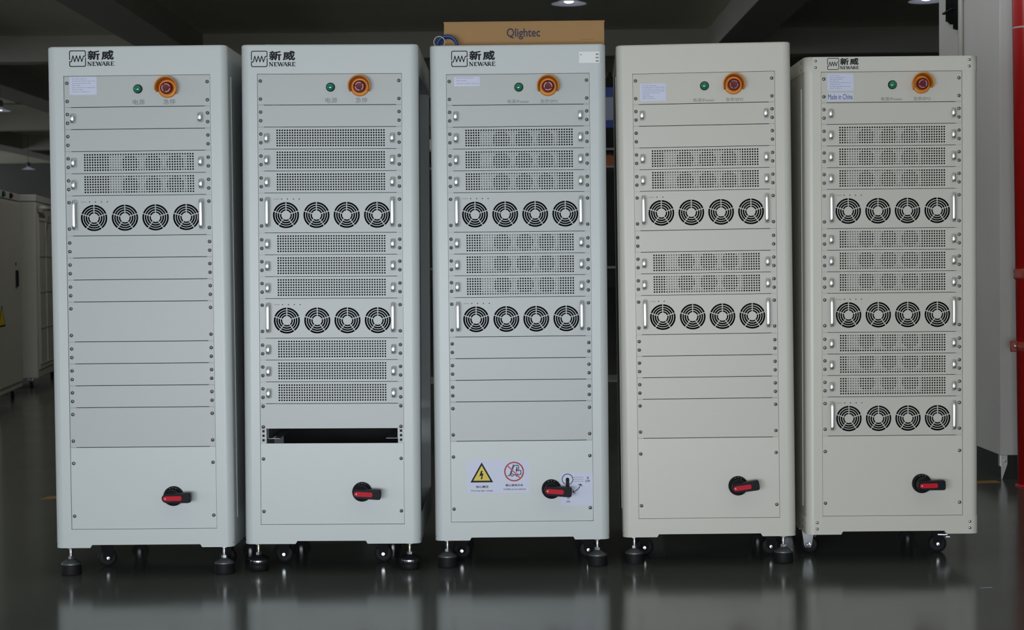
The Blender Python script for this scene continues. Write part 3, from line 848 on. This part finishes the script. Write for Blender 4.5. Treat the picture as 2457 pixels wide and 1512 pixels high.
# conduit and cables on the side of the pillar
cd = empty('cable_conduit', None, (2.268, 8.83, 0)); tag(cd, 'pale vertical conduit on the side of the wall, above the shortest rack', 'conduit')
obj('conduit_pipe', MB().lathe([(.0125, .30), (.0125, 5.2)], 'wire', None, 16), cd)
for z in (1.0, 2.335, 3.6): obj('conduit_clip', MB().lathe([(.0125, z), (.0145, z), (.0145, z+.012), (.0125, z+.012)], 'steel', None, 16, cap=False).box(.008, .0155, -.03, .03, z, z+.012, 'steel'), cd)
mb = MB(); rnd = random.Random(3)
for q in range(7):
    x = -.008 - .005*(q % 3); y = .0 + .030*q; zend = 2.19 + .012*q + rnd.uniform(0, .03)
    pts = [(x+rnd.uniform(-.003, .003), y+rnd.uniform(-.006, .006), 5.2 - (5.2-zend)*t/9) for t in range(10)]
    mb.tube(pts, .010, 'rubber', n=8)
for z in (2.30,): mb.box(-.034, .002, -.012, .200, z, z+.010, 'black', bev=.003)
o = obj('cable_bundle', mb, None, (2.280, 8.92, 0))
tag(o, 'bundle of black cables hanging down the side of the wall behind the conduit', 'cables')

# ------------------------------------------------------------------ pendant lamps
shade = (MB().lathe([(.030, .085), (.040, .075), (.075, .050), (.150, .018), (.205, .002), (.210, 0)], 'lampwhite', None, 40, cap=False)).mesh('lamp_shade')
bulb = MB().lathe([(0, .012), (.035, .014), (.055, .024), (.055, .045), (0, .050)], 'lampglow', None, 24).mesh('lamp_bulb')
bodym = MB().lathe([(.040, .080), (.055, .085), (.055, .20), (.030, .22), (0, .22)], 'lampbody', None, 24).mesh('lamp_housing')
rod = MB().lathe([(.006, .22), (.006, 1.08)], 'lampbody', None, 8).mesh('lamp_rod')
LAMPS = [(.718, 21, 4.12, 'bright pendant lamp hanging above the cardboard carton'),
         (4.983, 21, 4.105, 'bright pendant lamp half behind the wall at the upper right'),
         (-10.16, 35, 4.165, 'pendant lamp at the left edge of the hall, the larger of the two there'),
         (.90, 7.6, 4.12, 'unseen pendant lamp added above the racks to light the wall'),  # added lamp, lights the side of the wall
         (-2.0, 14.6, 4.12, 'unseen pendant lamp added over the left aisle to light the background cabinets'),  # added lamp, brightens the cabinet fronts
         (-15.115, 55, 4.12, 'tiny far pendant lamp above the background cabinets')]
for x, y, z, lb in LAMPS:
    lm = empty('pendant_lamp', None, (x, y, z)); tag(lm, lb, 'lamp', 'pendant lamps in the hall')
    obj('lamp_shade', shade, lm); obj('lamp_bulb', bulb, lm); obj('lamp_housing', bodym, lm); obj('lamp_rod', rod, lm)
    if y > 20: continue
    l = bpy.data.lights.new('added_lamp_light', 'POINT'); l.energy = (24 if y < 10 else 62) if y < 20 else 4; l.shadow_soft_size = .08; l.color = (1, .96, .9)  # point lights go into the two added lamps only
    lo = bpy.data.objects.new('added_lamp_light', l); C.objects.link(lo); lo.parent = lm; lo.location = (0, 0, -.06)

# ------------------------------------------------------------------ background cabinets (left aisle)
def back_cabinet(x, y, rz, width, depth, h, label, variant):
    """front faces local -y; origin at the front right corner (the far end of the row)"""
    t = empty('storage_cabinet', None, (x, y, 0), (0, 0, rz)); tag(t, label, 'cabinet', 'grey cabinets along the left aisle')
    b = .085
    obj('cabinet_body', MB().box(-width, 0, 0, depth, b, h-.06, 'cabpaint', bev=.012, seg=3), t)
    cap = obj('top_cap', MB().box(-width-.003, .003, -.004, depth, h-.058, h, 'cabcap', bev=.006, seg=2), t)
    for xx in (-.03, -width+.03):
        for zz in (h-.018, h-.040): obj('rivet', rivet_me, cap, (xx, -.004, zz))
    if variant == 'A':
        d = obj('cabinet_door', MB().box(-width+.03, -.035, -.012, 0, .14, h-.09, 'cabpaint', bev=.003), t)
        obj('door_handle', MB().box(-.325, -.255, -.026, -.012, .89, 1.02, 'black', bev=.004), d)
        obj('door_lock', MB().lathe([(.012, 0), (.012, .004), (0, .005)], 'black', Matrix.Translation((-.31, -.012, 1.07)) @ RXF, 12), d)
        s = MB().prism([(-.985-.15, .60), (-.985+.15, .60), (-.985, .765)], -.0135, -.012, 'ink').prism([(-.985-.115, .613), (-.985+.115, .613), (-.985, .740)], -.0145, -.0135, 'signyel')
        obj('warning_triangle', s, d, label='yellow warning triangle')
        for xx, mm in ((-.80, 'green'), (-.47, 'redbtn')):
            obj('push_button', MB().lathe([(.022, 0), (.022, .012)], 'black', Matrix.Translation((xx, -.004, h-.028)) @ RXF, 16).lathe([(.017, .012), (.015, .022), (0, .024)], mm, Matrix.Translation((xx, -.004, h-.028)) @ RXF, 16), cap)
    else:
        mb = MB().box(-width+.05, -.05, -.010, 0, .16, h-.16, 'cabpaint', bev=.003)
        for q in range(4): mb.box(-width+.09+q*(width-.18)/3, -width+.105+q*(width-.18)/3, -.016, -.009, .20, h-.20, 'cabpaint')
        for q in range(5): mb.box(-width+.09, -.09, -.016, -.009, .20+q*(h-.42)/4, .212+q*(h-.42)/4, 'cabpaint')
        obj('cabinet_door', mb, t)
        obj('top_handle', MB().tube([(-width+.12, -.004, h-.11), (-width+.12, -.05, h-.11), (-width+.5, -.05, h-.11), (-width+.5, -.004, h-.11)], .018, 'cabcap', n=10), t)
    for xx in (-.07, -width+.07):
        for yy in (.07, depth-.07):
            ca = empty('caster', t, (xx, yy, 0))
            for nm, me in CAST[True]: obj(nm, me, ca).scale = (1, 1, .9)
    return t
# rotated so the fronts look onto the aisle (+x)
back_cabinet(-3.925, 14.0, PI/2 + .118, 1.15, .8, 1.625, 'grey-green cabinet with buttons and a yellow warning triangle, at the left edge', 'A')
back_cabinet(-4.28, 16.55, PI/2 + .135, 1.55, .8, 1.665, 'grey cabinet with a grid-pattern door, just behind the one with the warning triangle', 'B')
o = obj('hanging_cable', MB().tube([(-3.99, 15.75, 1.672), (-3.98, 15.72, 1.67), (-3.965, 15.65, 1.62), (-3.975, 15.55, 1.52), (-3.99, 15.48, 1.40), (-4.0, 15.45, 1.25)], .012, 'rubber'), None, (-.035, 0, 0))
tag(o, 'dark cable hanging over the front of the grid-door cabinet', 'cable')

# ------------------------------------------------------------------ shelf seen through the gaps
sh = empty('storage_shelf', None, (.0, 10, 0)); tag(sh, 'steel shelving unit glimpsed through the gaps between the racks', 'shelf')
for z in (.35, 1.0, 1.575, 1.675): obj('shelf_board', MB().box(-.85, .85, 0, .45, z, z+.012, 'steel'), sh)
for xx in (-.85, .82):
    for yy in (0, .42): obj('shelf_post', MB().box(xx, xx+.03, yy, yy+.03, 0, 1.69, 'steel'), sh)
o = empty('blue_carton', None, (.57, 10.03, 1.803)); tag(o, 'blue and pale printed carton stacked on a black box in the gap', 'carton')
obj('carton_body', MB().box(-.14, .06, 0, .2, 0, .232, 'bluebox', bev=.002), o)
obj('printed_band', MB().box(-.14, .06, -.001, 0, .045, .175, 'palebox'), o, label='pale band of print')
o = obj('black_box', MB().box(-.14, .06, 0, .25, 0, .115, 'black', bev=.003), None, (.57, 10.03, 1.6875)); tag(o, 'black box on the shelf under the blue carton', 'box')
o = obj('orange_carton', MB().box(-.10, .08, 0, .2, 0, .055, 'orange', bev=.002), None, (.57, 10.03, 1.588)); tag(o, 'low orange carton on the shelf below the black box', 'carton')
bt = obj('dark_bottle', MB().lathe([(.024, 0), (.026, .005), (.026, .055), (.012, .075), (.012, .09), (0, .09)], 'black', None, 20), None, (.575, 10.1, 2.035)); tag(bt, 'small dark bottle standing on the blue carton', 'bottle')
first = None
for q in range(9):
    x = -.60 + q*.019
    if first is None: first = o = obj('white_packet', MB().box(0, .0155, 0, .12, 0, .060, 'white', bev=.001), None, (x, 10.02, 1.687))
    else: o = first.copy(); C.objects.link(o); o.location = (x, 10.02, 1.687)
    tag(o, 'thin white packet in the upright row on the shelf, seen between two racks', 'packet', 'white packets standing on the shelf')
